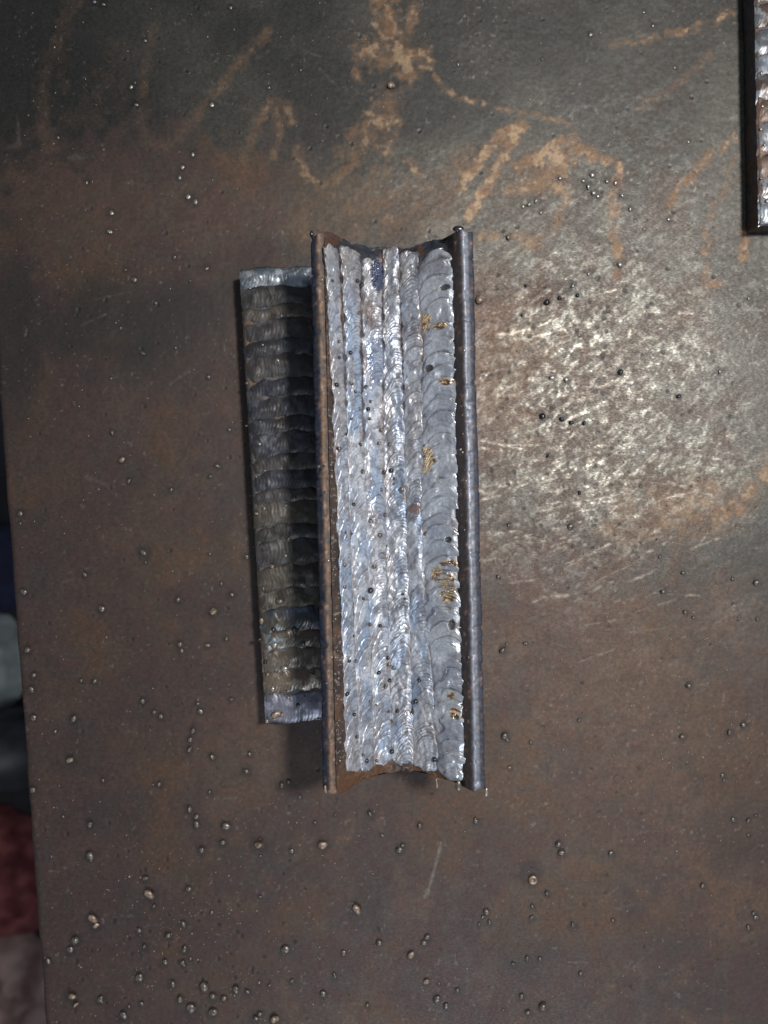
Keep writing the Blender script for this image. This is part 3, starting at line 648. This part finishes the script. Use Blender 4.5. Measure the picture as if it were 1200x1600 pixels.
for k in range(46):
    t = rnd.uniform(-72, 20); s = -17.7+rnd.uniform(-.5, .9)*(1-(t+72)/120)
    bead_at(rnd.choice(D_steel+D_bright), coupon, s, t, float(Zp(s))+.05, rnd.uniform(.2, .4), rz=rnd.uniform(0, 6))
for k in range(42):   # fine beads on the left and right plate faces
    t = rnd.uniform(-70, 66)
    if rnd.random() < .62: s = rnd.gauss(-19.0, .5); z = 36.9-abs(abs(s)-19.4)*.8
    else: s = rnd.gauss(18.2, .5); z = 36.8-abs(abs(s)-18.7)*1.0
    bead_at(rnd.choice(D_steel+D_bright), coupon, s, t, z-.1, rnd.uniform(.22, .42), rz=rnd.uniform(0, 6))
# small teeth left by the saw at the lower end and the rim corners
def chip(px, py, z, sx, sy, sz, mat_me):
    s, t = loc_of(px, py, z); o = bead_at(mat_me, coupon, s, t, z, 1.0, name='weld_icicle'); o.scale = (sx, sy, sz); return o
chip(716, 1228, 33, .9, 1.5, .8, D_steel[0]); chip(682, 1222, 31, .45, 1.5, .5, D_rust[0]); chip(509, 1232, 36, .6, 1.6, .8, D_rust[1]); chip(759, 1238, 36, .5, 1.5, .6, D_bright[0]); chip(487, 366, 35.0, .6, 1.0, .6, D_dark[0]); chip(716, 358, 35.4, 1.6, .9, .6, D_dark[1])

# ------------------------------------------------------------------ flat bars with side-to-side weave beads
def weave_bar(name, label, ang, cx, cy, width, length, bounds, colours, body_h, seed, group, slope=0.0):
    """bounds: t positions (local, top to bottom) between neighbouring passes"""
    root = empty(name, label, 'welded bar', (cx, cy, 0), ang, group)
    hw = width/2; hl = length/2
    prof = [(-hw+.4, .05), (hw-.4, .05), (hw, .6), (hw, body_h-.7), (hw-.6, body_h), (-hw+.6, body_h), (-hw, body_h-.6), (-hw, .6)]
    def bc(s, t, z):
        n = fbm(s+z, t, 3, 2, 4); return mixc(np.zeros((len(s), 3))+lin(70, 70, 74), lin(84, 66, 54), sst(.45, .65, n)), .5+0*s, .4+0*s
    loft('bar_body', prof, np.linspace(-hl, hl, 240), root, M_plate, bc, wob=.12, endn=.35, seed=seed)
    for i in range(len(bounds)-1):
        t1, t0 = bounds[i], bounds[i+1]; cdef = colours[i] if i < len(colours) else colours[-1]
        wd = (t1-t0)/2; tc = (t1+t0)/2; over = .55
        nu = 110; nv = max(18, int((t1-t0+over)/.16))
        su = np.linspace(-1, 1, nu); tv = np.linspace(-1, 1, nv)
        TV, SU = np.meshgrid(tv, su, indexing='ij')
        bow = (1-SU**2)*1.3*cdef.get('bow', 1)+(fbm(SU*5+i*7, SU*0, 1.6, seed+i, 3)-.5)*1.9
        SS = SU*(hw-.15+.35*(fbm(SU*0+i, TV*2, 1, seed, 2)))
        Tt = tc+TV*(wd+over/2)+bow-.4
        endk = np.clip(1-np.abs(SU)**9, 0, 1)
        crown = (.60*(1-np.abs(TV)**2.2)-.05)*(.6+.8*fbm(SU*2+i, TV*.5, 1, seed+i, 2))*(.35+.65*endk)+(-1.0)*(1-endk)*.5
        ph = (SU*hw+(TV**2)*1.2+(fbm(SS, Tt, 4, seed+i, 3)-.5)*3)/1.1; f = ph-np.floor(ph); saw = np.minimum(f/.7, (1-f)/.3)
        Z = body_h+crown+(saw-.5)*.06+(fbm(SS, Tt, 3.4, seed+i+3, 2)-.5)*.75*cdef.get('lump', 1)*endk+slope*(TV)*.3
        base = np.zeros(SS.shape+(3,))+lin(*cdef['c'])
        c = mixc(base, lin(*cdef.get('c2', (72, 58, 48))), sst(.42, .62, fbm(SS, Tt, 3.5, seed+i, 4))*.8)
        c = mixc(c, lin(*cdef.get('c3', (96, 96, 104))), sst(.58, .70, fbm(SS, Tt, 2.4, seed+i+2, 4))*.7)
        toe = sst(.72, .98, np.abs(TV)); c = mixc(c, lin(30, 25, 24), toe*.7)
        r = np.full(SS.shape, cdef.get('r', .42))+(fbm(SS, Tt, 2, 5, 3)-.5)*.25; m = np.full(SS.shape, cdef.get('m', .55))
        mesh_obj('weld_bead', np.stack([SS, Tt, Z], -1).reshape(-1, 3), quads(*SS.shape), M_weld, root, dict(col=c.reshape(-1, 3), rough=np.clip(r, .12, .9).ravel(), metal=m.ravel()))
    return root
zb = 9.0
k = (CAM_H-zb)/F
xt, yt = W2(373, 420, zb); xb, yb = W2(414, 1130, zb)
ang = math.atan2(xb-xt, yt-yb)
wid = 24.0; L_ = math.hypot(xb-xt, yt-yb)
mx, my = (xt+xb)/2, (yt+yb)/2
cx = mx+math.cos(ang)*wid/2; cy = my+math.sin(ang)*wid/2
rows = [420, 451, 484, 503, 536, 560, 598, 624, 657, 680, 716, 741, 771, 790, 826, 850, 888, 926, 955, 993, 1021, 1053, 1086, 1130]
bnds = [(775-y)*k/math.cos(ang) for y in rows]
dk = dict(c=(48, 46, 46), c2=(38, 34, 32), c3=(64, 64, 67), r=.50, m=.25)
dkb = dict(c=(42, 43, 50), c2=(37, 35, 35), c3=(64, 67, 75), r=.46, m=.3)
tn = dict(c=(60, 54, 47), c2=(48, 41, 36), c3=(78, 76, 72), r=.48, m=.25)
cols = [dict(c=(150, 156, 162), c2=(96, 104, 112), c3=(200, 200, 196), r=.34, m=.8, bow=.1), dk, dict(dk, c=(64, 58, 50)), dk, dkb, dk, dkb, dkb, dkb, dkb, dk, dkb, dk, tn, dk, dk, tn, tn,
        dict(c=(60, 58, 54), c2=(48, 54, 68), c3=(92, 104, 114), r=.33, m=.3), dict(c=(80, 76, 70), c2=(74, 60, 50), c3=(104, 120, 132), r=.32, m=.25, lump=1.1), dict(c=(86, 80, 72), c2=(70, 60, 53), c3=(128, 124, 118), r=.33, m=.25, lump=1.1),
        dict(c=(92, 82, 72), c2=(78, 62, 50), c3=(130, 124, 116), r=.3, m=.3, lump=1.1), dict(c=(112, 114, 126), c2=(96, 96, 108), c3=(150, 150, 164), r=.38, m=.5, lump=.8, bow=.2)]
bar = weave_bar('welded_bar', 'dark flat steel bar with crosswise weave beads lying beside the tall coupon', ang, cx, cy, wid, L_, bnds, cols, 8.2, 3, None)
for (px, py, r, me_) in [(444,1100,0,0)]: pass
def on_bar(px, py):
    x, y = W2(px, py, 9.3); dx, dy = x-cx, y-cy
    return dx*math.cos(-ang)-dy*math.sin(-ang), dx*math.sin(-ang)+dy*math.cos(-ang)
for (px, py, r, me_) in [(391,449,3,D_bright[0]),(440,492,3,D_bright[0]),(394,490,3,D_steel[0]),(410,538,3,D_bright[1]),(434,563,4,D_bright[0]),(403,587,4,D_steel[1]),(385,598,3,D_steel[0]),(413,548,3,D_steel[0]),(406,659,3,D_steel[0]),(384,665,3,D_steel[1]),
        (405,693,3,D_bright[0]),(413,735,3.5,D_rust[0]),(400,745,4,D_rust[1]),(460,780,4,D_bright[1]),(412,795,5,D_steel[0]),(401,803,4,D_rust[0]),(447,790,3,D_rust[0]),(450,842,4,D_steel[0]),(446,868,3,D_bright[0]),(424,885,6,D_rust[2]),(411,920,3,D_steel[0]),
        (436,940,7,D_steel[2]),(408,972,6,D_rust[0]),(427,984,5,D_dark[0]),(460,985,6,D_steel[1]),(428,1008,8,D_bright[1]),(473,1006,5,D_steel[0]),(443,1045,8,D_bright[0]),(418,1055,5,D_rust[1]),(487,1055,5,D_rust[2]),(425,1077,7,D_bright[1]),(450,1090,4,D_rust[0]),(476,1090,3,D_rust[1]),
        (432,1116,9,D_rust[2]),(440,1118,6,D_rust[1]),(465,1102,4,D_dark[0]),(416,1128,4,D_bright[0]),(405,1000,4,D_dark[0]),(414,1035,4,D_dark[1])]:
    s, t = on_bar(px, py); bead_at(me_, bar, s, t, 8.6, r*.8*234/F, sy=rnd.uniform(.7, 1.2), rz=rnd.uniform(0, 6))

# the second bar, cut by the top right corner of the picture
xl, yl = W2(1177, 348, 9.0)
L2 = 112.0
bn2 = [L2/2-i*L2/15+(rnd.uniform(-1, 1) if 0 < i < 15 else 0) for i in range(16)]
sv = dict(c=(120, 126, 134), c2=(76, 78, 84), c3=(176, 178, 178), r=.38, m=.5, lump=1.3)
rs = dict(c=(78, 60, 51), c2=(58, 48, 44), c3=(104, 102, 102), r=.48, m=.3)
mxd = dict(c=(86, 90, 94), c2=(74, 58, 50), c3=(138, 142, 146), r=.38, m=.4, lump=1.2)
bar2 = weave_bar('welded_bar', 'short silver weld beaded steel bar near the top right corner of the table', 0.018, xl+12.2+.9, yl+L2/2, 24, L2, bn2, [mxd]*8+[sv, mxd, rs, mxd, rs, mxd, dict(sv, c=(120, 126, 134)), sv], 8.2, 9, None)
for (lx, lt, r, me_) in [(-10.5, -20, .5, D_bright[0]), (-11, -27, .6, D_bright[1]), (-10, -32, .5, D_bright[0]), (-11.2, -42, .5, D_steel[0]), (-9.5, -49, .7, D_bright[1]), (-10.6, -10, .6, D_bright[0])]:
    bead_at(me_, bar2, lx, lt, 8.4, r, rz=rnd.uniform(0, 6))

# ------------------------------------------------------------------ the floor and the things on it, far below the table edge
FZ = -750.0
M_floor = noise_mat('dark_concrete', (0.012, 0.011, 0.012), (0.035, 0.032, 0.034), 14, rough=.85, bump=.3, bdist=.002)
fx = np.linspace(-1500, 1500, 60); FXX, FYY = np.meshgrid(fx, fx, indexing='xy')
o = mesh_obj('floor', np.stack([FXX, FYY, FZ+(fbm(FXX, FYY, 200, 2, 4)-.5)*2], -1).reshape(-1, 3), quads(60, 60), M_floor); o['kind'] = 'structure'; o['label'] = 'dark workshop floor far below the table edge'
def cloth(name, label, cat, px, py, rx, ry, h, mat, seed, ang=0.0, fold=55):
    """a crumpled heap of cloth, centred on the photo pixel (px, py)"""
    x, y = W2(px, py, FZ+h*.5)
    a = np.linspace(0, 2*math.pi, 97)[:-1]; r = np.linspace(0, 1, 36)
    R, A = np.meshgrid(r, a, indexing='ij')
    ed = 1+(fbm(np.cos(A)*2+seed, np.sin(A)*2, 1, seed, 3)-.5)*.5
    XX = R*np.cos(A)*rx*ed; YY = R*np.sin(A)*ry*ed
    fo = fbm(XX+seed*50, YY, fold, seed, 4); ridg = 1-np.abs(fo-.5)*4
    ZZ = FZ+2+np.clip(1-R**3, 0, 1)*h*(.35+.5*fbm(XX, YY, fold*1.6, seed+1, 3)+.35*ridg)
    v = np.stack([XX, YY, ZZ-FZ], -1).reshape(-1, 3)
    o = mesh_obj(name, v, quads(36, 96, True), mat)
    o.location = (x*MM, y*MM, FZ*MM); o.rotation_euler = (0, 0, ang); tag(o, label, cat); return o
M_white = noise_mat('off_white_cotton', (.27, .29, .26), (.44, .46, .42), 60, rough=.9, bump=.3, bdist=.001)
M_red = noise_mat('dark_red_fleece', (.10, .018, .018), (.26, .07, .065), 45, rough=.95, bump=.6, bdist=.004)
M_pink = noise_mat('dusty_pink_cloth', (.16, .09, .075), (.42, .29, .25), 30, rough=.95, bump=.6, bdist=.004)
M_navy = noise_mat('navy_cloth', (.010, .012, .030), (.025, .03, .07), 50, rough=.85)
M_black = noise_mat('black_rubber', (.012, .012, .014), (.035, .035, .04), 40, rough=.42, bump=.2, bdist=.001)
cloth('navy_cloth', 'navy blue cloth heap on the floor above the white rag', 'cloth', -52, 880, 75, 62, 40, M_navy, 2)
cloth('white_rag', 'crumpled off-white rag on the floor past the table edge', 'rag', -28, 1032, 62, 62, 30, M_white, 3, fold=90)
cloth('red_cloth', 'dark red fleecy cloth on the floor below the black boot', 'cloth', -5, 1385, 88, 85, 60, M_red, 5, fold=45)
cloth('pink_cloth', 'dusty pink crumpled cloth on the floor at the lower left corner', 'cloth', -8, 1560, 75, 82, 60, M_pink, 6, fold=50)
# black work boot: shaft, rounded toe and sole
bx_, by_ = W2(-35, 1190, FZ+60)
boot = empty('work_boot', 'black rubber work boot on the floor between white rag and red cloth', 'boot', (bx_, by_, FZ), math.radians(8))
def lathe_like(rings, n=28):
    """rings: (x centre, z centre, half width y, half height z, x tilt)"""
    out = []
    for (xc, zc, hy, hz) in rings:
        for j in range(n):
            a = 2*math.pi*j/n; out.append((xc, hy*math.cos(a), max(4.0, zc+hz*math.sin(a))))
    return np.array(out), len(rings)
rg_ = [(-130, 50, 8, 14), (-126, 52, 30, 36), (-100, 52, 40, 46), (-40, 50, 42, 46), (10, 44, 48, 40), (40, 38, 50, 34), (62, 32, 42, 27), (74, 28, 26, 20), (79, 26, 6, 6)]
v, nr = lathe_like(rg_); mesh_obj('boot_upper', v, quads(nr, 28, True), M_black, boot)
v, nr = lathe_like([(-136, 8, 6, 8), (-132, 8, 36, 9), (-60, 8, 40, 9), (20, 8, 52, 9), (60, 8, 46, 9), (80, 8, 28, 9), (86, 8, 6, 7)]); mesh_obj('boot_sole', v, quads(nr, 28, True), M_black, boot)
pr = []
for zz, rr in ((60, 40), (110, 42), (170, 45), (176, 47), (176, 41), (120, 38)):
    for j in range(32): a = 2*math.pi*j/32; pr.append((-88+rr*1.1*math.cos(a), rr*math.sin(a), zz))
mesh_obj('boot_shaft', np.array(pr), quads(6, 32, True), M_black, boot)
